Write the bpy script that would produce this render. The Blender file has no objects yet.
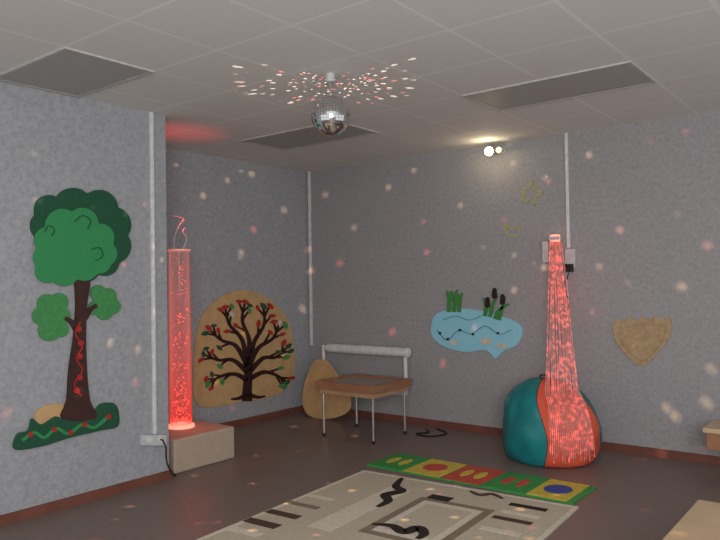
import bpy, bmesh, math, random
from mathutils import Vector, Matrix, noise
random.seed(7)
SC = bpy.context.scene
COL = SC.collection
PI = math.pi
# ------------------------------------------------------------------ camera
FPX = 691.0
CAMZ = 1.536; H = 2.9
yaw = math.radians(38.0); pitch = math.radians(1.04); roll = math.radians(0.9)
F0 = Vector((-math.sin(yaw), math.cos(yaw), 0)); R0 = Vector((math.cos(yaw), math.sin(yaw), 0))
Fv = (F0*math.cos(pitch) + Vector((0,0,1))*math.sin(pitch)).normalized()
U0 = R0.cross(Fv).normalized()
Rv = R0*math.cos(roll) - U0*math.sin(roll)
Uv = U0*math.cos(roll) + R0*math.sin(roll)
CP = Vector((0,0,CAMZ))
cd = bpy.data.cameras.new('camera'); cam = bpy.data.objects.new('camera', cd); COL.objects.link(cam)
cd.sensor_width = 36; cd.lens = FPX/720*36
M = Matrix((( Rv.x, Uv.x, -Fv.x, CP.x),(Rv.y, Uv.y, -Fv.y, CP.y),(Rv.z, Uv.z, -Fv.z, CP.z),(0,0,0,1)))
cam.matrix_world = M
SC.camera = cam
def ray(px, py): return Fv + Rv*((px-360)/FPX) + Uv*((270-py)/FPX)
def at_x(px, py, x): d = ray(px,py); return CP + d*(x/d.x)
def at_y(px, py, y): d = ray(px,py); return CP + d*(y/d.y)
def at_z(px, py, z): d = ray(px,py); return CP + d*((z-CAMZ)/d.z)
def at_d(px, py, dd): return CP + ray(px,py)*dd

XN = -4.62; YN = 3.405; XR = -5.707; YB = 6.27
PL = {'near': (lambda a,b: at_x(a,b,XN), Vector((1,0,0))),
      'rec':  (lambda a,b: at_x(a,b,XR), Vector((1,0,0))),
      'back': (lambda a,b: at_y(a,b,YB), Vector((0,-1,0)))}
# ------------------------------------------------------------------ materials
def mat(name, c, rough=0.7, metal=0.0, c2=None, scale=20, emis=None, es=0.0, bump=0.0, spec=0.3, alpha=None):
    m = bpy.data.materials.new(name); m.use_nodes = True
    nt = m.node_tree; b = nt.nodes['Principled BSDF']
    tc = nt.nodes.new('ShaderNodeTexCoord'); n = nt.nodes.new('ShaderNodeTexNoise')
    n.inputs['Scale'].default_value = scale; n.inputs['Detail'].default_value = 4
    nt.links.new(tc.outputs['Object'], n.inputs['Vector'])
    if c2 is None: c2 = tuple(x*0.82 for x in c)
    r = nt.nodes.new('ShaderNodeValToRGB')
    r.color_ramp.elements[0].position = 0.35; r.color_ramp.elements[1].position = 0.65
    r.color_ramp.elements[0].color = (*c2,1); r.color_ramp.elements[1].color = (*c,1)
    nt.links.new(n.outputs['Fac'], r.inputs['Fac']); nt.links.new(r.outputs['Color'], b.inputs['Base Color'])
    b.inputs['Roughness'].default_value = rough; b.inputs['Metallic'].default_value = metal
    b.inputs['Specular IOR Level'].default_value = spec
    if emis: b.inputs['Emission Color'].default_value = (*emis,1); b.inputs['Emission Strength'].default_value = es
    if alpha is not None: b.inputs['Alpha'].default_value = alpha
    if bump:
        bp = nt.nodes.new('ShaderNodeBump'); bp.inputs['Strength'].default_value = bump; bp.inputs['Distance'].default_value = 0.01
        nt.links.new(n.outputs['Fac'], bp.inputs['Height']); nt.links.new(bp.outputs['Normal'], b.inputs['Normal'])
    return m
def wallpaper(name, ca, cb_):
    m = bpy.data.materials.new(name); m.use_nodes = True
    nt = m.node_tree; b = nt.nodes['Principled BSDF']
    tc = nt.nodes.new('ShaderNodeTexCoord')
    n1 = nt.nodes.new('ShaderNodeTexNoise'); n1.inputs['Scale'].default_value = 30; n1.inputs['Detail'].default_value = 8; n1.inputs['Roughness'].default_value = .78
    n2 = nt.nodes.new('ShaderNodeTexNoise'); n2.inputs['Scale'].default_value = 2.2; n2.inputs['Detail'].default_value = 2
    for n in (n1, n2): nt.links.new(tc.outputs['Object'], n.inputs['Vector'])
    r = nt.nodes.new('ShaderNodeValToRGB')
    e = r.color_ramp.elements; e[0].position = .34; e[0].color = (*ca,1); e[1].position = .68; e[1].color = (*cb_,1)
    nt.links.new(n1.outputs['Fac'], r.inputs['Fac'])
    mx = nt.nodes.new('ShaderNodeMix'); mx.data_type = 'RGBA'; mx.blend_type = 'MULTIPLY'; mx.inputs['Factor'].default_value = .2
    nt.links.new(r.outputs['Color'], mx.inputs[6])
    r2 = nt.nodes.new('ShaderNodeValToRGB'); r2.color_ramp.elements[0].color = (.8,.8,.8,1)
    nt.links.new(n2.outputs['Fac'], r2.inputs['Fac']); nt.links.new(r2.outputs['Color'], mx.inputs[7])
    nt.links.new(mx.outputs[2], b.inputs['Base Color'])
    b.inputs['Roughness'].default_value = .75; b.inputs['Specular IOR Level'].default_value = .2
    bp = nt.nodes.new('ShaderNodeBump'); bp.inputs['Strength'].default_value = .1; bp.inputs['Distance'].default_value = .003
    nt.links.new(n1.outputs['Fac'], bp.inputs['Height']); nt.links.new(bp.outputs['Normal'], b.inputs['Normal'])
    return m
def ceiling_mat():
    m = bpy.data.materials.new('ceiling_tiles'); m.use_nodes = True
    nt = m.node_tree; b = nt.nodes['Principled BSDF']; L = nt.links.new
    tc = nt.nodes.new('ShaderNodeTexCoord'); s = nt.nodes.new('ShaderNodeSeparateXYZ'); L(tc.outputs['Object'], s.inputs[0])
    outs = []
    for ax, off in (('X', 4.9), ('Y', -4.45)):
        a = nt.nodes.new('ShaderNodeMath'); a.operation = 'ADD'; a.inputs[1].default_value = off + 12.0; L(s.outputs[ax], a.inputs[0])
        p = nt.nodes.new('ShaderNodeMath'); p.operation = 'PINGPONG'; p.inputs[1].default_value = .3; L(a.outputs[0], p.inputs[0])
        l = nt.nodes.new('ShaderNodeMath'); l.operation = 'LESS_THAN'; l.inputs[1].default_value = .012; L(p.outputs[0], l.inputs[0]); outs.append(l)
    mxx = nt.nodes.new('ShaderNodeMath'); mxx.operation = 'MAXIMUM'; L(outs[0].outputs[0], mxx.inputs[0]); L(outs[1].outputs[0], mxx.inputs[1])
    n = nt.nodes.new('ShaderNodeTexNoise'); n.inputs['Scale'].default_value = 90; L(tc.outputs['Object'], n.inputs['Vector'])
    r = nt.nodes.new('ShaderNodeValToRGB'); r.color_ramp.elements[0].position = .3; r.color_ramp.elements[0].color = (.66,.655,.635,1); r.color_ramp.elements[1].color = (.72,.715,.695,1); r.color_ramp.elements[1].position = .5
    L(n.outputs['Fac'], r.inputs['Fac'])
    mx = nt.nodes.new('ShaderNodeMix'); mx.data_type = 'RGBA'; L(mxx.outputs[0], mx.inputs['Factor']); L(r.outputs['Color'], mx.inputs[6]); mx.inputs[7].default_value = (.80,.80,.79,1)
    L(mx.outputs[2], b.inputs['Base Color']); b.inputs['Roughness'].default_value = .8; b.inputs['Specular IOR Level'].default_value = .2
    return m
MT = {}
MT['wall'] = wallpaper('mottled_blue_grey_wallpaper', (.275,.292,.318), (.425,.435,.455)); MT['wallb'] = wallpaper('mottled_wallpaper_warm_lit', (.28,.278,.290), (.40,.393,.403)); MT['ceil'] = ceiling_mat()  # back wall copy of the wallpaper: its warmer light is mixed into the colour
MT['floor'] = mat('brown_linoleum', (.215,.165,.145), .42, c2=(.185,.138,.122), scale=30, spec=.35)
MT['base'] = mat('painted_red_brown_wood', (.19,.07,.05), .5, scale=8)
MT['white'] = mat('white_plastic', (.60,.61,.62), .45)
MT['pipe'] = mat('white_enamel', (.74,.75,.75), .35)
MT['black'] = mat('black_plastic', (.015,.015,.016), .5)
MT['metal'] = mat('brushed_metal', (.55,.55,.55), .35, .8)
MT['dgreen'] = mat('dark_green_felt', (.020,.095,.05), .9, scale=40)
MT['lgreen'] = mat('green_felt', (.04,.27,.095), .9, c2=(.037,.25,.088), scale=40)
MT['olive'] = mat('leaf_green_paint', (.065,.28,.09), .8, scale=30)
MT['trunk'] = mat('brown_paint', (.055,.024,.020), .7, scale=20)
MT['ply'] = mat('plywood', (.56,.37,.18), .6, c2=(.49,.32,.15), scale=9)
MT['tree'] = mat('dark_brown_paint', (.035,.012,.011), .6)
MT['red'] = mat('red_paint', (.42,.03,.025), .5)
MT['cream'] = mat('cream_paint', (.62,.60,.52), .6)
MT['blue'] = mat('light_blue_paint', (.29,.64,.78), .6, c2=(.27,.61,.74))
MT['dblue'] = mat('blue_groove_paint', (.10,.28,.36), .6)
MT['cattail'] = mat('cattail_brown', (.03,.014,.012), .7)
MT['ygreen'] = mat('stem_green', (.06,.26,.06), .7)
MT['yellow'] = mat('faded_yellow_plastic', (.50,.46,.16), .6)
MT['teal'] = mat('teal_nylon', (.014,.22,.235), .42, c2=(.011,.175,.19), scale=6, bump=.3)
MT['bagred'] = mat('red_orange_nylon', (.72,.12,.06), .42, c2=(.62,.095,.05), scale=6, bump=.3)
MT['box'] = mat('beige_vinyl', (.46,.37,.28), .6, c2=(.43,.34,.255))
MT['wood'] = mat('light_wood', (.58,.43,.27), .45, c2=(.52,.37,.22), scale=5)
MT['dwood'] = mat('varnished_brown_wood', (.33,.165,.09), .4, c2=(.27,.13,.07), scale=6)
MT['mwood'] = mat('tan_table_wood', (.44,.29,.17), .45, c2=(.38,.245,.14), scale=6)
MT['sand'] = mat('table_frosted_panel', (.36,.29,.245), .4)
MT['lampgrey'] = mat('grey_lamp_frame', (.52,.51,.50), .5)
MT['lampgrey2'] = mat('grey_diffuser', (.40,.39,.38), .5, c2=(.39,.38,.37))
MT['rug'] = mat('beige_carpet', (.56,.49,.375), .95, c2=(.50,.435,.33), scale=60, bump=.4)
MT['rugl'] = mat('cream_carpet', (.72,.66,.54), .95, scale=60)
MT['rugb'] = mat('brown_carpet', (.10,.055,.038), .95, scale=60)
MT['rugk'] = mat('black_carpet', (.03,.02,.018), .95, scale=60)
MT['rugg'] = mat('taupe_carpet', (.27,.205,.15), .95, scale=60)
MT['mgreen'] = mat('mat_green', (.05,.31,.07), .6)
MT['myellow'] = mat('mat_yellow', (.66,.52,.07), .6)
MT['mred'] = mat('mat_red', (.58,.08,.05), .6)
MT['mblue'] = mat('mat_blue', (.03,.08,.35), .6)
MT['mirror'] = mat('mirror_glass', (.85,.87,.87), .06, 1.0)
MT['bulb'] = mat('lit_bulb', (1,.92,.7), .5, emis=(1,.86,.52), es=14)
MT['bulb2'] = mat('dim_lit_bulb', (1,.8,.5), .5, emis=(1,.68,.30), es=2.2)
MT['redglow'] = mat('glowing_red_water', (.8,.10,.08), .4, emis=(1,.16,.12), es=.9)
MT['pinkglow'] = mat('glowing_pink_light', (1,.4,.3), .4, emis=(1,.30,.22), es=1.1)
MT['rim'] = mat('pink_lit_acrylic', (.9,.45,.4), .3, emis=(1,.25,.2), es=.35)
def clear_mat(name):
    m = bpy.data.materials.new(name); m.use_nodes = True; nt = m.node_tree; L = nt.links.new
    nt.nodes.remove(nt.nodes['Principled BSDF']); out = nt.nodes['Material Output']
    t = nt.nodes.new('ShaderNodeBsdfTransparent'); g = nt.nodes.new('ShaderNodeBsdfGlossy'); g.inputs['Roughness'].default_value = .08
    g.inputs['Color'].default_value = (.8,.65,.65,1)
    t.inputs['Color'].default_value = (.97,.86,.86,1)
    lw = nt.nodes.new('ShaderNodeLayerWeight'); lw.inputs['Blend'].default_value = .12
    e = nt.nodes.new('ShaderNodeEmission')
    tc = nt.nodes.new('ShaderNodeTexCoord'); s = nt.nodes.new('ShaderNodeSeparateXYZ'); L(tc.outputs['Object'], s.inputs[0])
    rp = nt.nodes.new('ShaderNodeValToRGB'); E = rp.color_ramp.elements
    E[0].position = 0; E[0].color = (1,.06,.04,1); E[1].position = 1; E[1].color = (.75,.30,.26,1)
    mr = nt.nodes.new('ShaderNodeMapRange'); mr.inputs[1].default_value = .1; mr.inputs[2].default_value = 1.5; L(s.outputs['Z'], mr.inputs[0]); L(mr.outputs[0], rp.inputs['Fac'])
    L(rp.outputs['Color'], e.inputs['Color']); e.inputs['Strength'].default_value = 1.0
    f = nt.nodes.new('ShaderNodeLayerWeight'); f.inputs['Blend'].default_value = .4
    mr2 = nt.nodes.new('ShaderNodeMapRange'); mr2.inputs[3].default_value = .18; mr2.inputs[4].default_value = .65; L(f.outputs['Facing'], mr2.inputs[0])
    mr3 = nt.nodes.new('ShaderNodeMapRange'); mr3.inputs[3].default_value = 1.5; mr3.inputs[4].default_value = .6; L(mr.outputs[0], mr3.inputs[0])
    mu = nt.nodes.new('ShaderNodeMath'); mu.operation = 'MULTIPLY'; mu.use_clamp = True; L(mr2.outputs[0], mu.inputs[0]); L(mr3.outputs[0], mu.inputs[1])
    m1 = nt.nodes.new('ShaderNodeMixShader'); L(mu.outputs[0], m1.inputs[0]); L(t.outputs[0], m1.inputs[1]); L(e.outputs[0], m1.inputs[2])
    m2 = nt.nodes.new('ShaderNodeMixShader'); L(lw.outputs['Fresnel'], m2.inputs[0]); L(m1.outputs[0], m2.inputs[1]); L(g.outputs[0], m2.inputs[2])
    L(m2.outputs[0], out.inputs['Surface']); return m
MT['tube'] = clear_mat('red_lit_acrylic')
def strand_mat():
    m = mat('fiber_strand', (.60,.40,.38), .35, emis=(1,.14,.10), es=.2)
    nt = m.node_tree; b = nt.nodes['Principled BSDF']; L = nt.links.new
    tc = nt.nodes.new('ShaderNodeTexCoord'); n = nt.nodes.new('ShaderNodeTexNoise'); n.inputs['Scale'].default_value = 26; n.inputs['Detail'].default_value = 1; L(tc.outputs['Object'], n.inputs['Vector'])
    mr = nt.nodes.new('ShaderNodeMapRange'); mr.inputs[1].default_value = .48; mr.inputs[2].default_value = .66; mr.inputs[3].default_value = .12; mr.inputs[4].default_value = .95
    L(n.outputs['Fac'], mr.inputs[0]); L(mr.outputs[0], b.inputs['Emission Strength']); b.inputs['Alpha'].default_value = .42; return m
MT['strand'] = strand_mat()
# ------------------------------------------------------------------ mesh helpers
def W(o):
    v = Vector((0,0,0))
    while o is not None: v += o.location; o = o.parent
    return v
def build(name, bm, m, parent=None, bevel=0, smooth=False, keep=False):
    bmesh.ops.recalc_face_normals(bm, faces=bm.faces)
    me = bpy.data.meshes.new(name); o = bpy.data.objects.new(name, me)
    loc = Vector((0,0,0))
    if parent is None and not keep:
        xs = [v.co for v in bm.verts]
        loc = Vector(((min(v.x for v in xs)+max(v.x for v in xs))/2, (min(v.y for v in xs)+max(v.y for v in xs))/2, min(v.z for v in xs)))
        bm.transform(Matrix.Translation(-loc))
    if parent is not None: bm.transform(Matrix.Translation(-W(parent)))
    if smooth:
        for f in bm.faces: f.smooth = True
    bm.to_mesh(me); bm.free()
    for k in (m if isinstance(m, list) else [m]): me.materials.append(k)
    COL.objects.link(o); o.location = loc
    if parent is not None: o.parent = parent
    if bevel:
        md = o.modifiers.new('bevel', 'BEVEL'); md.width = bevel; md.segments = 2; md.limit_method = 'ANGLE'
    return o
def tag(o, label, cat, group=None):
    o['label'] = label; o['category'] = cat
    if group: o['group'] = group
    return o
def thing(name, label, cat, loc, group=None):
    o = bpy.data.objects.new(name, None); COL.objects.link(o); o.location = loc; o.empty_display_size = .1
    return tag(o, label, cat, group)
def struct(name, bm, m, parent=None):
    o = build(name, bm, m, parent, keep=True); o['kind'] = 'structure'; return o
def box(bm, lo, hi, mi=0):
    g = bmesh.ops.create_cube(bm, size=1)
    lo = Vector(lo); hi = Vector(hi); c = (lo+hi)/2; s = hi-lo
    for v in g['verts']: v.co = Vector((v.co.x*s.x, v.co.y*s.y, v.co.z*s.z)) + c
    for f in {f for v in g['verts'] for f in v.link_faces}: f.material_index = mi
    return bm
def tube(bm, pts, r, seg=8, mi=0, caps=True):
    pts = [Vector(p) for p in pts]; rs = r if isinstance(r, (list,tuple)) else [r]*len(pts)
    rings = []; up = Vector((0,0,1))
    for i, p in enumerate(pts):
        t = (pts[min(i+1,len(pts)-1)] - pts[max(i-1,0)]).normalized()
        a = up if abs(t.dot(up)) < .95 else Vector((1,0,0))
        x = t.cross(a).normalized(); y = t.cross(x)
        rings.append([bm.verts.new(p + (x*math.cos(2*PI*k/seg) + y*math.sin(2*PI*k/seg))*rs[i]) for k in range(seg)])
    for a, b in zip(rings, rings[1:]):
        for k in range(seg):
            f = bm.faces.new((a[k], a[(k+1)%seg], b[(k+1)%seg], b[k])); f.material_index = mi
    if caps:
        for rg in (rings[0], rings[-1]):
            f = bm.faces.new(rg); f.material_index = mi
    return bm
def lathe(bm, c, prof, seg=32, mi=0):
    c = Vector(c); rings = []
    for r, z in prof:
        rings.append([bm.verts.new(c + Vector((r*math.cos(2*PI*k/seg), r*math.sin(2*PI*k/seg), z))) for k in range(seg)])
    for a, b in zip(rings, rings[1:]):
        for k in range(seg):
            f = bm.faces.new((a[k], a[(k+1)%seg], b[(k+1)%seg], b[k])); f.material_index = mi
    for rg in (rings[0], rings[-1]): bm.faces.new(rg)
    return bm
def curve(pts, n=8, closed=False):
    P = [Vector(p) for p in pts]; N = len(P); out = []
    rng = range(N if closed else N-1)
    for i in rng:
        if closed: p0,p1,p2,p3 = P[i-1],P[i],P[(i+1)%N],P[(i+2)%N]
        else: p0,p1,p2,p3 = P[max(i-1,0)],P[i],P[i+1],P[min(i+2,N-1)]
        for k in range(n):
            t = k/n
            out.append(.5*((2*p1)+(p2-p0)*t+(2*p0-5*p1+4*p2-p3)*t*t+(3*p1-p0-3*p2+p3)*t**3))
    if not closed: out.append(P[-1])
    return out
def prism(bm, pts3, nrm, off, th, mi=0):
    a = [bm.verts.new(p + nrm*off) for p in pts3]; b = [bm.verts.new(p + nrm*(off+th)) for p in pts3]
    n = len(a)
    for f in [bm.faces.new(a), bm.faces.new(b)] + [bm.faces.new((a[i],a[(i+1)%n],b[(i+1)%n],b[i])) for i in range(n)]: f.material_index = mi
WOFF = .0006
def flat(bm, pts, plane, off, th, sm=0, mi=0):
    if sm: pts = curve(pts, sm, True)
    fn, nrm = PL[plane]
    prism(bm, [fn(p[0], p[1]) for p in pts], nrm, off+WOFF, th, mi); return bm
def ribbon(bm, pts, w0, w1, plane, off, th, sm=5, mi=0):
    off += WOFF
    P = curve(pts, sm); n = len(P); L = []; Rr = []
    for i, p in enumerate(P):
        t = (P[min(i+1,n-1)] - P[max(i-1,0)]).normalized(); q = Vector((-t.y, t.x)); w = (w0 + (w1-w0)*i/(n-1))/2
        L.append(p+q*w); Rr.append(p-q*w)
    fn, nrm = PL[plane]
    Lq = [fn(p.x,p.y) for p in L]; Rq = [fn(p.x,p.y) for p in Rr]
    def row(o_): return [bm.verts.new(p+nrm*o_) for p in Lq], [bm.verts.new(p+nrm*o_) for p in Rq]
    a, b = row(off); c, d = row(off+th)
    for i in range(n-1):
        for f in (bm.faces.new((c[i],c[i+1],d[i+1],d[i])), bm.faces.new((a[i],b[i],b[i+1],a[i+1])), bm.faces.new((a[i],a[i+1],c[i+1],c[i])), bm.faces.new((b[i],d[i],d[i+1],b[i+1]))): f.material_index = mi
    bm.faces.new((a[0],c[0],d[0],b[0])); bm.faces.new((a[-1],b[-1],d[-1],c[-1]))
    return bm
def disc(bm, x, y, r, plane, off, th, n=14, mi=0, ry=None):
    ry = ry or r
    return flat(bm, [(x+r*math.cos(2*PI*k/n), y+ry*math.sin(2*PI*k/n)) for k in range(n)], plane, off, th, 0, mi)
def cloud(cx, cy, circles, n=110):
    out = []
    for k in range(n):
        a = 2*PI*k/n; d = Vector((math.cos(a), math.sin(a))); best = 4
        for x, y, r in circles:
            oc = Vector((x-cx, y-cy)); b = oc.dot(d); disc_ = b*b - oc.length_squared + r*r
            if disc_ > 0: best = max(best, b + math.sqrt(disc_))
        out.append((cx+d.x*best, cy+d.y*best))
    return out
NB = bmesh.new
# ------------------------------------------------------------------ room
XE = 2.2; YE = -1.5
struct('floor', box(NB(), (XR-.1, YE, -.1), (XE, YB+.1, 0)), MT['floor'])
struct('ceiling', box(NB(), (XR-.1, YE, H), (XE, YB+.1, H+.1)), MT['ceil'])
struct('wall_left', box(NB(), (XR-.1, YE, 0), (XN, YN, H)), MT['wall'])
struct('wall_recess', box(NB(), (XR-.1, YN, 0), (XR, YB+.1, H)), MT['wall'])
struct('wall_back', box(NB(), (XR, YB, 0), (XE, YB+.1, H)), MT['wallb'])
struct('baseboard_left', box(NB(), (XN, YE, 0), (XN+.018, YN+.018, .068)), MT['base'])
struct('baseboard_step', box(NB(), (XR+.018, YN, 0), (XN, YN+.018, .068)), MT['base'])
struct('baseboard_recess', box(NB(), (XR, YN, 0), (XR+.018, YB, .068)), MT['base'])
struct('baseboard_back', box(NB(), (XR+.018, YB-.018, 0), (XE, YB, .068)), MT['base'])
# ------------------------------------------------------------------ ceiling lamps
def ceil_lamp(x0, y0, label, ln=1.2):
    t = thing('ceiling_light', label, 'ceiling light', (x0+ln/2, y0+.3, H-.010), 'unlit ceiling light panels')
    b = NB(); z0, z1 = H-.010, H; w = .022
    box(b, (x0,y0,z0), (x0+ln,y0+w,z1)); box(b, (x0,y0+.6-w,z0), (x0+ln,y0+.6,z1))
    box(b, (x0,y0+w,z0), (x0+w,y0+.6-w,z1)); box(b, (x0+ln-w,y0+w,z0), (x0+ln,y0+.6-w,z1))
    build('frame', b, MT['lampgrey'], t)
    build('diffuser', box(NB(), (x0+w,y0+w,H-.007), (x0+ln-w,y0+.6-w,H)), MT['lampgrey2'], t)
ceil_lamp(-4.9, 4.45, 'unlit grey ceiling light panel behind the mirror ball, towards the room corner')
ceil_lamp(-2.5, 4.45, 'unlit grey ceiling light panel nearest the lit wall spotlights, right of the mirror ball')
ceil_lamp(-4.6, 2.05, 'unlit grey ceiling light panel above the left wall with the green tree', .9)
# ------------------------------------------------------------------ mirror ball
BC = at_d(331, 116, 4.5); BR = .13
t = thing('mirror_ball', 'silver mirror ball of small square facets hanging from the ceiling', 'disco ball', (BC.x, BC.y, BC.z-BR))
b = NB(); nl = 22
prof = [(BR*math.sin(PI*k/nl) if 0<k<nl else .004, -BR*math.cos(PI*k/nl)) for k in range(nl+1)]
lathe(b, BC, prof, 40)
bmesh.ops.split_edges(b, edges=b.edges[:])
rr = random.Random(3)
for f in b.faces:
    c = f.calc_center_median()
    rot = Matrix.Rotation(rr.uniform(-.05,.05), 4, 'X') @ Matrix.Rotation(rr.uniform(-.05,.05), 4, 'Y')
    for v in f.verts: v.co = c + (rot @ ((v.co-c)*.93))
build('mirror_facets', b, MT['mirror'], t)
build('core', lathe(NB(), BC, [(r_*.975, z_*.975) for r_, z_ in prof], 40), MT['black'], t, smooth=True)
build('hanging_rod', tube(NB(), [BC+Vector((0,0,BR-.003)), Vector((BC.x,BC.y,H-.05))], .006), MT['metal'], t)
build('top_cap', tube(NB(), [BC+Vector((0,0,BR-.006)), BC+Vector((0,0,BR+.014))], .018, 14), MT['metal'], t)
build('motor', tube(NB(), [(BC.x,BC.y,H-.055), (BC.x,BC.y,H)], .030, 20), MT['white'], t, bevel=.004)
# ------------------------------------------------------------------ twin spotlight on the back wall
sp = at_y(497, 152, YB)
t = thing('wall_spotlight', 'small twin spotlight, lit, high on the back wall under the ceiling', 'spotlight', sp)
build('bracket', box(NB(), (sp.x-.10, YB-.02, sp.z-.018), (sp.x+.10, YB, sp.z+.018)), MT['white'], t, bevel=.004)
for q, (dx, r_, mm) in enumerate(((-.01, .046, 'bulb'), (.10, .029, 'bulb2'))):
    p = Vector((sp.x+dx, YB-.02, sp.z)); d = (BC-p).normalized(); e = p + Vector((0,-.05,-.01))
    hd = build('lamp_head', tube(NB(), [p, e, e+d*.03, e+d*.10], [.008,.01,r_*.7,r_], 18), MT['white'], t)
    g = NB(); bmesh.ops.create_uvsphere(g, u_segments=16, v_segments=10, radius=r_*.93); g.transform(Matrix.Translation(e+d*.10))
    build('bulb', g, MT[mm], hd, smooth=True)
# ------------------------------------------------------------------ conduits, sockets, cables
def pxbox(name, x0, y0, x1, y1, plane, th, m, parent=None, off=0, bevel=.003):
    b = NB(); flat(b, [(x0,y0),(x1,y0),(x1,y1),(x0,y1)], plane, off, th)
    return build(name, b, m, parent, bevel=bevel)
def conduit(px, y0, y1, plane, label, w=.022, top=True):
    fn, nr = PL[plane]; a = fn(px, (y0+y1)/2); z1 = H if top else fn(px,y0).z; z0 = fn(px,y1).z
    sd = Vector((abs(nr.y), abs(nr.x), 0))*w
    p = a - sd; q = a + sd + nr*.025
    lo = Vector((min(p.x,q.x), min(p.y,q.y), z0)); hi = Vector((max(p.x,q.x), max(p.y,q.y), z1))
    return tag(build('cable_conduit', box(NB(), lo, hi), MT['pipe'], bevel=.004), label, 'conduit', 'white vertical cable conduits')
conduit(152, 120, 434, 'near', 'white cable conduit running down the left wall beside the wooden green tree', .014)
conduit(311, 172, 345, 'back', 'thin white cable conduit running down in the back corner of the room', .016)
conduit(568, 137, 248, 'back', 'white cable conduit above the beanbag, ending beside the fiber strands', .014)
fn = PL['near'][0]
c = fn(152, 439)
t = thing('power_socket', 'white double power socket low on the left wall at the conduit end', 'socket', c, 'power sockets')
pxbox('plate', 140, 434.5, 164, 445, 'near', .035, MT['white'], t)
for x in (146, 157): b = NB(); disc(b, x, 439.5, 3.2, 'near', .035, .004); build('outlet', b, MT['pipe'], t)
n_ = Vector((1,0,0))
pl = [fn(157,439)+n_*.047, fn(157,439)+n_*.07, fn(160,446)+n_*.075, fn(163,456)+n_*.04, fn(166,466)+n_*.03]
e = Vector((-4.585, 3.42, .03)); pl += [e, Vector((-4.60, 3.455, .02)), Vector((-4.66,3.465,.012))]
b = NB()
tag(build('power_cable', tube(b, curve(pl, 6), .006), MT['black'], smooth=True), 'black power cable dropping from the left wall socket to the floor', 'cable')
c = PL['back'][0](572, 262)
t = thing('power_socket', 'white power socket with black plug on the back wall above the beanbag', 'socket', c, 'power sockets')
pxbox('plate', 566, 249, 576, 268, 'back', .03, MT['white'], t)
pxbox('plug', 568, 264, 575, 272, 'back', .05, MT['black'], t, off=.03)
fb = PL['back'][0]; nb = Vector((0,-1,0))
tag(build('power_cable', tube(NB(), curve([fb(571,273)+nb*.055, fb(568,282)+nb*.05, fb(565,289)+nb*.03, fb(570,300)+nb*.03, fb(568,312)+nb*.03, fb(562,318)+nb*.05], 6), .0045), MT['black'], smooth=True),
    'thin black cable looping from the plug on the back wall towards the fiber strands', 'cable')
# ------------------------------------------------------------------ heating register in the corner
RY = 6.17
zt = at_y(365, 350, RY).z; xa = at_y(328, 350, RY).x; xb = at_y(409, 350, RY).x
t = thing('heating_register', 'thick white horizontal heating pipe with thin uprights by the back wall behind the table', 'radiator', ((xa+xb)/2, RY, 0))
build('upper_pipe', tube(NB(), [(xa,RY,zt),(xb,RY,zt)], .052, 24), MT['pipe'], t, bevel=.012)
build('lower_pipe', tube(NB(), [(xa+.05,RY,zt-.42),(xb-.05,RY,zt-.42)], .052, 24), MT['pipe'], t, bevel=.012)
build('upright', tube(NB(), [(xa-.07,RY,.0),(xa-.07,RY,zt+.03)], .022, 12), MT['pipe'], t)
build('upright', tube(NB(), [(xb-.05,RY,zt-.42),(xb-.05,RY,zt)], .022, 12), MT['pipe'], t)
build('link_pipe', tube(NB(), [(xa-.07,RY,zt),(xa+.02,RY,zt)], .022, 12), MT['pipe'], t)
for x in (xa+.25, xb-.25):
    build('bracket', box(NB(), (x-.012,RY,zt-.44), (x+.012,YB-.0015,zt-.40)), MT['metal'], t)
# ------------------------------------------------------------------ leaning plywood board
def lean(px, py):
    p = at_y(px, py, 6.02); return Vector((p.x, 5.90 + p.z*.17, p.z))
pts = curve([(321,360),(329,362),(338,372),(348,384),(355,396),(356,408),(348,415),(333,418),(317,415),(309,404),(308,388),(311,372),(315,363)], 6, True)
P3 = [lean(p.x,p.y) for p in pts]; mz = min(p.z for p in P3)
P3 = [p - Vector((0,0,mz)) for p in P3]
b = NB(); prism(b, P3, Vector((0,-.985,.17)).normalized(), 0, .012)
lb = build('play_board', b, MT['ply'], bevel=.002)
tag(lb, 'rounded plain plywood board leaning in the back corner beside the table', 'board')
# ------------------------------------------------------------------ light table
tx0,tx1,ty0,ty1,tz = -4.66,-3.92,5.2,5.85,.555
t = thing('light_table', 'low square drawing table with brown wooden tray and thin metal legs', 'table', ((tx0+tx1)/2,(ty0+ty1)/2,0))
b = NB(); w = .045
box(b,(tx0,ty0,tz-.075),(tx1,ty0+w,tz)); box(b,(tx0,ty1-w,tz-.075),(tx1,ty1,tz)); box(b,(tx0,ty0+w,tz-.075),(tx0+w,ty1-w,tz)); box(b,(tx1-w,ty0+w,tz-.075),(tx1,ty1-w,tz))
build('tray_rim', b, MT['dwood'], t, bevel=.003)
build('tray_panel', box(NB(), (tx0+w,ty0+w,tz-.075),(tx1-w,ty1-w,tz-.02)), MT['sand'], t)
build('apron', box(NB(), (tx0+.03,ty0+.03,tz-.125),(tx1-.03,ty1-.03,tz-.075)), MT['mwood'], t, bevel=.003)
for x in (tx0+.06, tx1-.06):
    for y in (ty0+.06, ty1-.06):
        lg = build('leg', tube(NB(), [(x,y,.015),(x,y,tz-.125)], .012, 12), MT['metal'], t)
        build('foot_cap', tube(NB(), [(x,y,0),(x,y,.03)], .016, 12), MT['black'], lg)
tag(build('power_cable', tube(NB(), curve([(tx1+.03,ty1+.2,.008),(tx1+.12,ty1+.1,.008),(tx1+.05,ty1-.02,.008),(tx1+.22,ty1-.05,.008),(tx1+.3,ty1+.15,.008),(tx1+.1,ty1+.3,.008)],8), .008), MT['black'], smooth=True),
    'black cable coiled on the floor behind the drawing table', 'cable')
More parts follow.
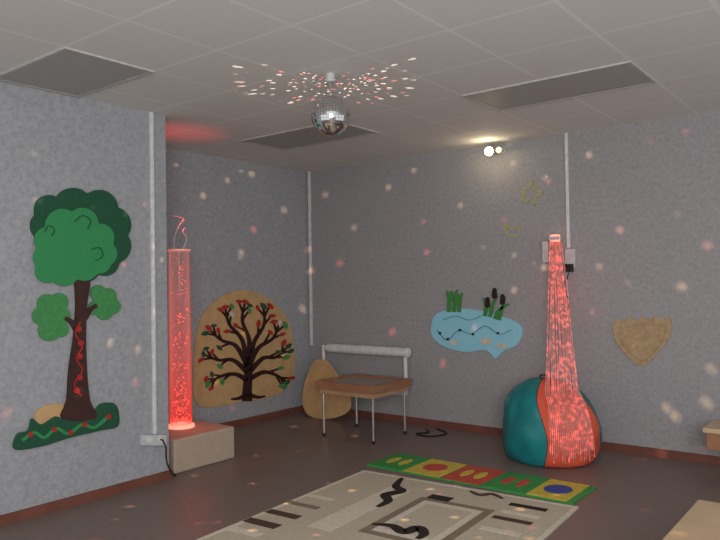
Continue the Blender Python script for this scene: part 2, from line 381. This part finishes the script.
# ------------------------------------------------------------------ plinth and bubble tube
tag(build('plinth', box(NB(), (-5.27,3.5,0),(-4.68,4.15,.28)), MT['box'], bevel=.015), 'low beige box plinth under the red bubble tube', 'plinth')
TB = Vector((-5.06, 3.86, .28))
t = thing('bubble_tube', 'tall clear bubble tube glowing red on the beige plinth', 'bubble lamp', TB)
build('base_ring', lathe(NB(), TB, [(.118,0),(.118,.022),(.10,.03),(.10,0)], 32), MT['pinkglow'], t, smooth=False)
hh = 1.57
b = NB(); seg = 32; rings = []
for r_, z_ in ((.098,.03),(.098,hh)):
    rings.append([b.verts.new(TB+Vector((r_*math.cos(2*PI*k/seg), r_*math.sin(2*PI*k/seg), z_))) for k in range(seg)])
for k in range(seg): b.faces.new((rings[0][k], rings[0][(k+1)%seg], rings[1][(k+1)%seg], rings[1][k]))
build('acrylic_tube', b, MT['tube'], t, smooth=True)
build('rim', lathe(NB(), TB+Vector((0,0,hh)), [(.090,-.008),(.101,-.008),(.101,.006),(.090,.006)], 32), MT['rim'], t)
b = NB(); rr = random.Random(5)
for k in range(260):
    zz = .05 + (rr.random()**2.2)*(hh-.12); a = rr.random()*2*PI; q = .08*math.sqrt(rr.random()); s = rr.uniform(.003,.009)
    m4 = Matrix.Translation(TB+Vector((q*math.cos(a), q*math.sin(a), zz))) @ Matrix.Diagonal((s,s,s*1.2,1))
    bmesh.ops.create_icosphere(b, subdivisions=1, radius=1, matrix=m4)
bb = build('bubbles', b, MT['redglow'], t, smooth=True); bb['kind'] = 'stuff'
tp = TB+Vector((0,0,hh))
for k, pts in enumerate(([(-.07,0,0),(-.09,.02,.12),(-.05,.05,.24),(.0,.05,.29),(-.18,.02,.33)], [(.05,0,0),(.07,.03,.1),(.02,.03,.17),(.09,.0,.2)])):
    build('air_hose', tube(NB(), curve([tp+Vector(p) for p in pts], 8), .005, 8), MT['white'], t, smooth=True)
# ------------------------------------------------------------------ beanbag
GB = Vector((-2.395, 5.70, 0))
prof = [(.02,0),(.29,0),(.35,.02),(.385,.08),(.400,.16),(.402,.25),(.390,.35),(.365,.44),(.325,.52),(.272,.585),(.21,.635),(.13,.675),(.06,.69),(.02,.69)]
def rad(z):
    for (r0,z0),(r1,z1) in zip(prof[1:], prof[2:]):
        if z0 <= z <= z1: return r0+(r1-r0)*(z-z0)/(z1-z0+1e-9)
    return .02
cb = math.atan2(-F0.y, -F0.x)
def bagpt(phi, r_, z): a = cb + phi; return GB + Vector((math.cos(a)*r_ - .05*(z/.7)**2*R0.x, math.sin(a)*r_ - .05*(z/.7)**2*R0.y, z))
t = thing('beanbag_chair', 'round beanbag chair in teal and red-orange panels by the back wall', 'beanbag', GB)
cuts = [(-118,-26),(-26,60),(60,140),(140,242)]; cols = ['teal','bagred','teal','bagred']
pf = [ (v.x, v.y) for v in curve([Vector((a,b_)) for a,b_ in prof], 3)]
for (a0,a1), cname in zip(cuts, cols):
    b = NB(); n = max(8, int((a1-a0)/4)); rows = []
    for r_, z_ in pf:
        row = []
        for k in range(n+1):
            fr = k/n; wob = 7*math.sin(z_*7)*min(1, r_/.3)
            ph = math.radians(a0+(a1-a0)*fr + wob)
            p = bagpt(ph, 1, z_)
            w_ = noise.noise(Vector((p.x*3, p.y*3, z_*5)))*.03 + .016*max(0,math.sin(PI*fr))**.5*min(1, r_/.3) - .006
            row.append(b.verts.new(bagpt(ph, max(.002, r_ + (w_ if r_ > .15 and z_ > .01 else 0)*(1 if 0<k<n else .0)), max(0,z_))))
        rows.append(row)
    for A, B_ in zip(rows, rows[1:]):
        for k in range(n): b.faces.new((A[k],A[k+1],B_[k+1],B_[k]))
    build('fabric_panel', b, MT[cname], t, smooth=True)
for a0,a1 in cuts:
    build('seam', tube(NB(), [bagpt(math.radians(a0+7*math.sin(z_*7)*min(1,r_/.3)), r_, max(.004,z_)) for r_,z_ in pf[4:]], .003, 6), MT['black'], t, smooth=True)
tpb = bagpt(0, 0, .69)
b = NB(); tube(b, curve([tpb+Vector((-.03,0,-.005)), tpb+Vector((-.035,0,.022)), tpb+Vector((.035,0,.022)), tpb+Vector((.03,0,-.005))], 6), .007, 8)
build('handle', b, MT['black'], t, smooth=True)
# ------------------------------------------------------------------ fiber optic strands
fp = at_y(555, 238, YB-.09)
t = thing('fiber_optic_lamp', 'hanging bundle of red-lit fiber optic strands draped over the beanbag', 'fiber optic lamp', fp)
build('wall_bracket', box(NB(), (fp.x-.045, YB-.14, fp.z-.02), (fp.x+.045, YB-.0015, fp.z+.012)), MT['white'], t, bevel=.004)
build('bundle_clamp', tube(NB(), [fp+Vector((0,0,-.035)), fp+Vector((0,0,.03))], .046, 20), MT['pinkglow'], t)
pw = at_y(547, 252, YB)
build('power_box', box(NB(), (pw.x-.03, YB-.05, pw.z-.10), (pw.x+.03, YB-.0015, pw.z+.10)), MT['white'], t, bevel=.005)
NS = 24; rr = random.Random(11)
for i in range(NS):
    f_ = (i+.5)/NS; off = f_-.5
    P = [fp + R0*(off*.10) + F0*rr.uniform(-.03,.03) + Vector((0,0,-.03))]
    def lat(z): return off*(.12+.29*((1.93-z)/1.9)) + .07*((1.93-z)/1.9)**1.3
    zend = rr.uniform(.06, .16)
    def onbag(z):
        r_ = rad(z)+.030; x_ = max(-r_*.96, min(r_*.96, lat(z) + .05*(z/.7)**2)); return bagpt(math.asin(x_/r_), r_, z)
    sh = onbag(.60 + rr.uniform(-.01,.01)); top = P[0].lerp(sh, .87); top.z = max(top.z, .765)
    for s in (.35, .7):
        P.append(P[0].lerp(top, s) + R0*rr.uniform(-.008,.008) + F0*rr.uniform(-.012,.012))
    P.append(top); P.append(sh)
    for s in range(1, 8): P.append(onbag(.60 + (zend-.60)*s/7))
    build('strand', tube(NB(), curve(P, 4), .0052, 6), MT['strand'], t, smooth=True)
# ------------------------------------------------------------------ wall art: green tree
fn = PL['near'][0]
t = thing('wooden_tree_panel', 'large wooden cut-out tree with green crown and brown trunk on the left wall', 'wall decoration', fn(75, 430))
b = NB(); flat(b, [(34,424),(36,411),(50,404),(66,407),(64,430),(40,434)], 'near', 0, .012, 5); build('backing_board', b, MT['ply'], t)
b = NB(); flat(b, [(13,449),(15,434),(26,430),(30,418),(40,424),(54,416),(66,420),(76,410),(88,416),(98,404),(112,403),(117,412),(116,426),(100,430),(70,437),(40,446)], 'near', .012, .014, 5); gh = build('grass_mound', b, MT['dgreen'], t, bevel=.003)
b = NB(); ribbon(b, [(20,440),(32,432),(42,437),(54,428),(66,433),(80,424),(92,427),(106,416)], 3, 3, 'near', .026, .006); build('wavy_track', b, MT['lgreen'], gh)
for x,y in ((28,434),(52,429),(82,424),(106,416),(68,432)): b = NB(); disc(b, x, y, 2.6, 'near', .032, .006, 10); build('bead', b, MT['red'], gh)
b = NB(); flat(b, [(74,278),(88,278),(85,305),(84,335),(85,370),(88,400),(94,418),(60,419),(65,400),(67,370),(72,335),(74,305)], 'near', .012, .016, 3)
tk = build('trunk', b, MT['trunk'], t)
b = NB(); ribbon(b, [(75,330),(70,322),(63,318)], 6, 4, 'near', .013, .014); build('branch', b, MT['trunk'], t)
b = NB(); ribbon(b, [(83,318),(88,310),(95,305)], 6, 4, 'near', .013, .014); build('branch', b, MT['trunk'], t)
b = NB(); ribbon(b, [(78,322),(73,334),(80,346),(74,358),(80,370),(72,384),(79,396)], 1.3, 1.3, 'near', .028, .004); build('winding_track', b, MT['red'], tk)
for x,y in ((76,329),(78,343),(77,356),(77,377),(74,390)): b = NB(); disc(b, x, y, 3.0, 'near', .030, .008, 12); build('bead', b, MT['red'], tk)
b = NB(); flat(b, cloud(82,236,[(72,208,20),(48,210,15),(44,226,15),(98,209,19),(112,225,18),(112,246,18),(104,262,14),(80,240,38),(52,262,16),(85,268,14)]), 'near', .004, .016); build('dark_crown', b, MT['dgreen'], t, bevel=.003)
b = NB(); flat(b, cloud(70,250,[(60,226,17),(80,224,16),(98,238,14),(103,254,12),(45,240,13),(44,258,13),(45,271,12),(62,270,16),(82,266,15),(97,262,12),(70,250,28)]), 'near', .020, .014)
lc = build('light_crown', b, MT['lgreen'], t, bevel=.003)
for q in ([(42,232),(46,226),(52,230),(49,236)], [(72,222),(80,216),(88,221),(85,229)], [(88,250),(97,248),(100,256),(93,261)]):
    b = NB(); ribbon(b, q, 1.2, 1.2, 'near', .034, .003); build('curl_mark', b, MT['dgreen'], lc)
b = NB(); flat(b, cloud(50,318,[(46,304,10),(58,302,9),(40,316,9),(60,316,9),(48,330,11),(59,329,8),(50,318,12)]), 'near', .006, .018); build('leaf_cluster', b, MT['olive'], t, bevel=.003)
b = NB(); flat(b, cloud(101,303,[(97,293,8),(107,296,8),(111,306,8),(103,312,8),(94,308,7),(101,303,9)]), 'near', .006, .018); build('leaf_cluster', b, MT['olive'], t, bevel=.003)
# ------------------------------------------------------------------ wall art: round tree
fn = PL['rec'][0]
t = thing('round_tree_panel', 'rounded plywood panel with dark branching tree and coloured buds beside the bubble tube', 'wall decoration', fn(243, 400))
b = NB(); flat(b, [(193,378),(194,350),(198,325),(207,308),(224,295),(243,290),(262,295),(279,308),(290,328),(294,355),(293,378),(281,392),(262,399),(238,402),(214,407),(199,406),(193,395)], 'rec', 0, .014, 6)
bd = build('plywood_board', b, MT['ply'], t, bevel=.003)
b = NB(); ends = []
ribbon(b, [(246,401),(246,390),(247,376),(247,362)], 10, 7, 'rec', .014, .009)
ribbon(b, [(246,394),(238,398),(230,399)], 5, 1.5, 'rec', .014, .009); ribbon(b, [(247,394),(256,397),(264,396)], 5, 1.5, 'rec', .014, .009)
main = [[(246,380),(234,374),(220,376),(206,384)],[(246,372),(232,360),(217,360),(202,354)],[(246,366),(235,346),(220,340),(207,328)],
        [(246,364),(241,340),(228,324),(224,307)],[(247,364),(248,340),(241,320),(244,302)],[(248,364),(253,342),(263,324),(262,306)],
        [(248,366),(257,348),(272,338),(278,323)],[(249,371),(262,358),(275,357),(287,346)],[(248,379),(262,372),(275,375),(286,382)]]
rr = random.Random(4)
for br in main:
    ribbon(b, br, 5.2, 1.6, 'rec', .014, .009); C_ = curve(br, 5); ends.append(C_[-1])
    for fr, sgns in ((.5,(-1,)), (.68,(1,)), (.85,(-1,1))):
        i = int(fr*(len(C_)-1)); p = C_[i]; tv = (C_[i+1]-C_[i]).normalized()
        for sgn in sgns:
            a = math.radians(42)*sgn; d = Vector((tv.x*math.cos(a)-tv.y*math.sin(a), tv.x*math.sin(a)+tv.y*math.cos(a)))
            ln = rr.uniform(8,11)*(1.25-fr*.4); e = p+d*ln
            ribbon(b, [tuple(p), tuple(p+d*ln*.5+tv*1), tuple(e+tv*2)], 2.6, 1.2, 'rec', .014, .009, 3); ends.append(e+tv*2)
build('painted_tree', b, MT['tree'], bd)
for e in ends:
    c_ = rr.choices(['red','dgreen','cream','olive'], [6,4,.8,2])[0]; a = rr.random()*PI; s = rr.uniform(2.5,3.4)
    pts = [(e.x+math.cos(a+k*PI/2)*(s*1.3 if k%2==0 else s*.7), e.y+math.sin(a+k*PI/2)*(s*1.3 if k%2==0 else s*.7)) for k in range(4)]
    bu = NB(); flat(bu, pts, 'rec', .023, .006, 3); build('bud', bu, MT[c_], bd)
# ------------------------------------------------------------------ wall art: pond
fn = PL['back'][0]
t = thing('pond_panel', 'light blue wooden pond panel with cattails on the back wall', 'wall decoration', fn(478, 350))
b = NB(); flat(b, [(432,326),(437,314),(455,309),(478,310),(498,315),(517,322),(523,332),(517,345),(504,351),(496,358),(486,350),(466,352),(446,347),(434,338)], 'back', 0, .018, 6)
pd = build('pond', b, MT['blue'], t, bevel=.003)
for q in ([(438,330),(448,340),(460,330),(472,334),(486,326),(500,334),(512,330)], [(444,320),(456,316),(470,320),(482,316)]):
    b = NB(); ribbon(b, q, .9, .9, 'back', .018, .003); build('wave_groove', b, MT['dblue'], pd)
for x,y in ((441,333),(449,339),(461,330),(474,334),(499,333)): b = NB(); disc(b, x, y, 1.4, 'back', .020, .006, 10); build('bead', b, MT['cattail'], pd)
for x,y,r_ in ((487,341,6),(503,346,5),(455,342,4)): b = NB(); disc(b, x, y, r_, 'back', .018, .006, 16, ry=r_*.6); build('lily_pad', b, MT['cream'], pd)
for p in ([(450,312),(450,300),(448,291)],[(455,312),(456,300),(458,290)],[(460,312),(461,301),(463,293)],[(486,316),(487,306),(484,298)],[(491,317),(494,304),(498,296)],[(500,320),(503,308),(506,296)],[(496,319),(500,310),(510,304)]):
    b = NB(); ribbon(b, p, 4.2, 1.8, 'back', .018, .008); build('reed_leaf', b, MT['ygreen'], t)
for x,y in ((453,296),(459,299),(489,302),(496,293),(504,299)):
    b = NB(); flat(b, [(x-2,y+5),(x-2.2,y),(x-1.3,y-4.5),(x+1.3,y-4.5),(x+2.2,y),(x+2,y+5)], 'back', .026, .012, 4); build('cattail_head', b, MT['cattail' if x > 480 else 'ygreen'], t)
# ------------------------------------------------------------------ wall art: straw panel, stars
t = thing('straw_panel', 'pale straw-coloured fan-shaped panel with scalloped top right of the beanbag', 'wall decoration', fn(642, 366))
sm_ = mat('golden_straw', (.47,.35,.20), .8, c2=(.36,.26,.145), scale=30, bump=.5)
b = NB(); flat(b, [(613,327),(617,319),(624,322),(630,317),(637,321),(643,317),(650,320),(656,316),(663,320),(669,317),(672,326),(668,340),(659,352),(650,362),(643,366),(634,362),(624,352),(616,341)], 'back', 0, .014, 4)
pb = build('board', b, sm_, t, bevel=.003)
b = NB()
ribbon(b, [(642+(x-642)*.84, 340+(y-340)*.84) for x,y in ((616,326),(640,322),(668,324),(664,346),(643,364),(620,346),(615,328))], 1.4, 1.4, 'back', .014, .003)
build('woven_rim', b, mat('straw_band', (.39,.29,.17), .8, scale=30), pb)
def star(cx, cy, r, r2, rot): return [(cx+(r if k%2==0 else r2)*math.sin(rot+k*PI/5), cy-(r if k%2==0 else r2)*math.cos(rot+k*PI/5)) for k in range(11)]
b = NB(); S_ = star(531,194,12,6,.2)
for p, q in zip(S_, S_[1:]): ribbon(b, [p, q], 1.5, 1.5, 'back', 0, .006, 1)
tag(build('wall_star', b, MT['yellow']), 'pale yellow outline star on the upper back wall left of the conduit', 'star')
b = NB(); ribbon(b, [(505,224),(512,228),(519,226),(518,234),(511,237),(506,232),(505,225)], 1.4, 1.4, 'back', 0, .006, 4)
tag(build('wall_ornament', b, MT['yellow']), 'small faded yellow ornament on the back wall below the star', 'ornament')
# ------------------------------------------------------------------ rug
RO = Vector((-3.47, 4.45, 0))
ru = Vector((1, .062, 0)).normalized(); rv = Vector((ru.y, -ru.x, 0))
def RG(u, v, z): p = RO + ru*u + rv*v; return Vector((p.x, p.y, z))
def UV(px, py): p = at_z(px, py, .012) - RO; return Vector((p.dot(ru), p.dot(rv)))
RW, RL = 1.74, 2.9
b = NB()
def rpoly(uv, z0, z1, mi): prism(b, [RG(u,v,0) for u,v in uv], Vector((0,0,1)), z0, z1-z0, mi)
def rrect(u0,v0,u1,v1,mi,z1=.0125): rpoly([(u0,v0),(u1,v0),(u1,v1),(u0,v1)], .010, z1, mi)
def cen(px,py,du,dv,mi,z1=.0128): u,v = UV(px,py); rrect(u-du/2,v-dv/2,u+du/2,v+dv/2,mi,z1)
rpoly([(0,0),(RW,0),(RW,RL),(0,RL)], 0, .011, 0)
rrect(.0,.0,RW,.03,1); rrect(0,.03,.03,RL,1); rrect(RW-.03,.03,RW,RL,1)
rrect(.42,.28,.60,1.25,1,.0120)
rrect(.74,.36,1.30,1.16,4,.0120); rrect(.80,.42,1.24,1.10,1,.0124); rrect(.85,.48,1.19,1.04,0,.0128)
cen(440,498,.17,.10,3,.0134)
cen(262,523,.27,.085,2); cen(283,514,.27,.075,2); cen(303,505,.27,.06,4,.0126); cen(243,531,.27,.07,1,.0126); cen(320,497,.24,.05,1,.0126)
cen(528,507,.26,.06,3); cen(520,514,.26,.05,1); cen(512,520,.26,.06,2); cen(500,531,.26,.06,1)
rrect(.25,1.75,.75,2.3,4); rrect(.95,1.62,1.5,2.2,4,.0122); rrect(1.03,1.70,1.42,2.1,1,.0126); rrect(.34,1.9,.62,2.1,2,.0132)
def squig(px, w, mi):
    P = curve([UV(*p) for p in px], 8); n = len(P); Lf=[]; Rt=[]
    for i,p in enumerate(P):
        tt = (P[min(i+1,n-1)]-P[max(i-1,0)]).normalized(); q = Vector((-tt.y,tt.x)); ww = w*(.35+.65*math.sin(PI*i/(n-1)))/2
        Lf.append(p+q*ww); Rt.append(p-q*ww)
    a = [[b.verts.new(RG(*s_, z)) for s_ in side] for side in (Lf, Rt) for z in (.010, .0142)]
    for i in range(n-1):
        for q4 in ((a[1][i],a[1][i+1],a[3][i+1],a[3][i]), (a[0][i],a[0][i+1],a[1][i+1],a[1][i]), (a[2][i],a[3][i],a[3][i+1],a[2][i+1])):
            f = b.faces.new(q4); f.material_index = mi
squig([(402,478),(396,486),(401,491),(386,495),(388,501),(377,507)], .085, 3)
squig([(372,524),(392,526),(404,532),(418,528),(424,534),(417,539)], .085, 3)
squig([(470,491),(480,495),(492,494),(503,499)], .05, 2)
rug = build('rug', b, [MT['rug'],MT['rugl'],MT['rugb'],MT['rugk'],MT['rugg']])
tag(rug, 'beige rug with brown blocks, cream frames and black squiggles on the floor', 'rug')
# ------------------------------------------------------------------ stepping mat
mx0,mx1,my0,my1 = -3.56,-1.79,4.60,5.07
t = thing('stepping_mat', 'long play mat of green, yellow and red squares along the back rug edge', 'play mat', ((mx0+mx1)/2,(my0+my1)/2,0))
build('base_mat', box(NB(), (mx0,my0,0),(mx1,my1,.012)), MT['mgreen'], t, bevel=.002)
cw = (mx1-mx0)/5; defs = [('mgreen','myellow'),('myellow','mred'),('mred','myellow'),('mgreen','mred'),('myellow','mblue')]
for i,(c1,c2) in enumerate(defs):
    x0 = mx0+cw*i+.008; x1 = mx0+cw*(i+1)-(.008 if i < 4 else .05)
    s = build('mat_square', box(NB(), (x0,my0+.012,.012),(x1,my1-.012,.016)), MT[c1], t)
    cx, cy = (x0+x1)/2, (my0+my1)/2
    if i in (0,2,3):
        for dx in (-.06,.06):
            b = NB(); prism(b, [Vector((cx+dx+.036*math.cos(2*PI*k/16), cy+.10*math.sin(2*PI*k/16), 0)) for k in range(16)], Vector((0,0,1)), .016, .003)
            build('footprint', b, MT[c2], s)
    else:
        b = NB(); prism(b, [Vector((cx+.10*math.cos(2*PI*k/24), cy+.11*math.sin(2*PI*k/24), 0)) for k in range(24)], Vector((0,0,1)), .016, .003)
        ds = build('round_spot', b, MT[c2], s)
# ------------------------------------------------------------------ benches
def bench(x0,y0,x1,y1,h,label,inset=.08,rail=False):
    t = thing('wooden_bench', label, 'bench', ((x0+x1)/2,(y0+y1)/2,0), 'low wooden benches')
    build('seat', box(NB(), (x0,y0,h-.035),(x1,y1,h)), MT['wood'], t, bevel=.006)
    lx = (x1-x0) > (y1-y0)
    for k in (0,1):
        if lx: xx = x0+inset if k==0 else x1-inset-.04; bx = ((xx,y0+.03,0),(xx+.04,y1-.03,h-.035))
        else: yy = y0+inset if k==0 else y1-inset-.04; bx = ((x0+.03,yy,0),(x1-.03,yy+.04,h-.035))
        build('leg', box(NB(), *bx), MT['wood'], t, bevel=.004)
    if lx: build('stretcher', box(NB(), (x0+inset+.04,(y0+y1)/2-.015,h*.35),(x1-inset-.04,(y0+y1)/2+.015,h*.6)), MT['wood'], t)
    else: build('stretcher', box(NB(), ((x0+x1)/2-.015,y0+inset+.04,h*.35),((x0+x1)/2+.015,y1-inset-.04,h*.6)), MT['wood'], t)
    if rail: build('apron', box(NB(), (x0+.02,y0+.02,h-.16),(x1-.02,y1-.02,h-.035)), MT['dwood'], t, bevel=.004)
bench(-.88,2.5,-.54,4.03,.35,'low light wood bench in the near right foreground beyond the rug')
bench(-1.16,5.50,.4,5.85,.44,'light wood bench with dark apron by the back wall right of the beanbag', .30, True)
# ------------------------------------------------------------------ lights
def light(name, typ, loc, energy, color=(1,1,1), **kw):
    l = bpy.data.lights.new(name, typ); l.energy = energy; l.color = color
    for k,v in kw.items(): setattr(l, k, v)
    o = bpy.data.objects.new(name, l); COL.objects.link(o); o.location = loc; return o
def aim(o, tgt): o.rotation_euler = (Vector(tgt)-o.location).to_track_quat('-Z','Y').to_euler()
k = light('room_light', 'AREA', (.9,-.9,1.9), 165, (1,.98,.96), shape='RECTANGLE', size=1.8, size_y=1.2); aim(k, (-3.3,5,1.5))
s = light('bubble_uplight', 'SPOT', TB+Vector((0,0,hh+.05)), 15, (1,.05,.05), spot_size=math.radians(58), spot_blend=1.0, shadow_soft_size=.05); s.rotation_euler = (PI,0,0)
light('bubble_side', 'POINT', TB+Vector((.22,0,.3)), 1.2, (1,.06,.04), shadow_soft_size=.08)
light('fiber_glow', 'POINT', fp+Vector((.12,-.25,-.5)), .8, (1,.1,.06), shadow_soft_size=.08)
s = light('spot_beam', 'SPOT', sp+Vector((0,-.2,-.02)), 12, (1,.88,.68), spot_size=math.radians(16), spot_blend=.4, shadow_soft_size=.02); aim(s, BC)
light('spot_glow', 'POINT', sp+Vector((0,-.22,-.05)), 2.0, (1,.78,.48), shadow_soft_size=.04)
# light thrown by the mirror ball: point lamps whose emission is broken into small beams by direction
def dots(name, loc, energy, up, thr, scale, soft, warm):
    o = light(name, 'POINT', loc, energy, shadow_soft_size=0.0); l = o.data; l.use_nodes = True; nt = l.node_tree; L = nt.links.new
    em = nt.nodes['Emission']; g = nt.nodes.new('ShaderNodeNewGeometry')
    v = nt.nodes.new('ShaderNodeTexVoronoi'); v.inputs['Scale'].default_value = scale; L(g.outputs['Incoming'], v.inputs['Vector'])
    mr = nt.nodes.new('ShaderNodeMapRange'); mr.inputs[1].default_value = thr; mr.inputs[2].default_value = thr*soft; mr.inputs[3].default_value = 0; mr.inputs[4].default_value = 1
    L(v.outputs['Distance'], mr.inputs[0])
    sx = nt.nodes.new('ShaderNodeSeparateXYZ'); L(g.outputs['Incoming'], sx.inputs[0])
    gt = nt.nodes.new('ShaderNodeMath'); L(sx.outputs['Z'], gt.inputs[0])
    if up: gt.operation = 'GREATER_THAN'; gt.inputs[1].default_value = .44
    else: gt.operation = 'LESS_THAN'; gt.inputs[1].default_value = .10
    mu = nt.nodes.new('ShaderNodeMath'); mu.operation = 'MULTIPLY'; L(mr.outputs[0], mu.inputs[0]); L(gt.outputs[0], mu.inputs[1])
    fo = nt.nodes.new('ShaderNodeLightFalloff'); fo.inputs['Strength'].default_value = 1
    m2 = nt.nodes.new('ShaderNodeMath'); m2.operation = 'MULTIPLY'; L(mu.outputs[0], m2.inputs[0]); L(fo.outputs['Constant'], m2.inputs[1]); L(m2.outputs[0], em.inputs['Strength'])
    rp = nt.nodes.new('ShaderNodeValToRGB'); rp.color_ramp.elements[0].position = .28; rp.color_ramp.elements[0].color = (1,.16,.13,1); rp.color_ramp.elements[1].position = .5; rp.color_ramp.elements[1].color = (*warm,1)
    sc = nt.nodes.new('ShaderNodeSeparateColor'); L(v.outputs['Color'], sc.inputs[0]); L(sc.outputs[0], rp.inputs['Fac']); L(rp.outputs['Color'], em.inputs['Color'])
dots('ball_dots_walls', BC+Vector((0,0,-BR-.03)), 34, False, .18, 11, .25, (1,.64,.36))
dots('ball_dots_ceiling', BC+F0*.18+Vector((0,0,-.07)), 80, True, .30, 10, .65, (1,.80,.64))
w = bpy.data.worlds.new('world'); SC.world = w; w.use_nodes = True
w.node_tree.nodes['Background'].inputs[0].default_value = (.98,.97,1,1); w.node_tree.nodes['Background'].inputs[1].default_value = .8
SC.view_settings.view_transform = 'Standard'
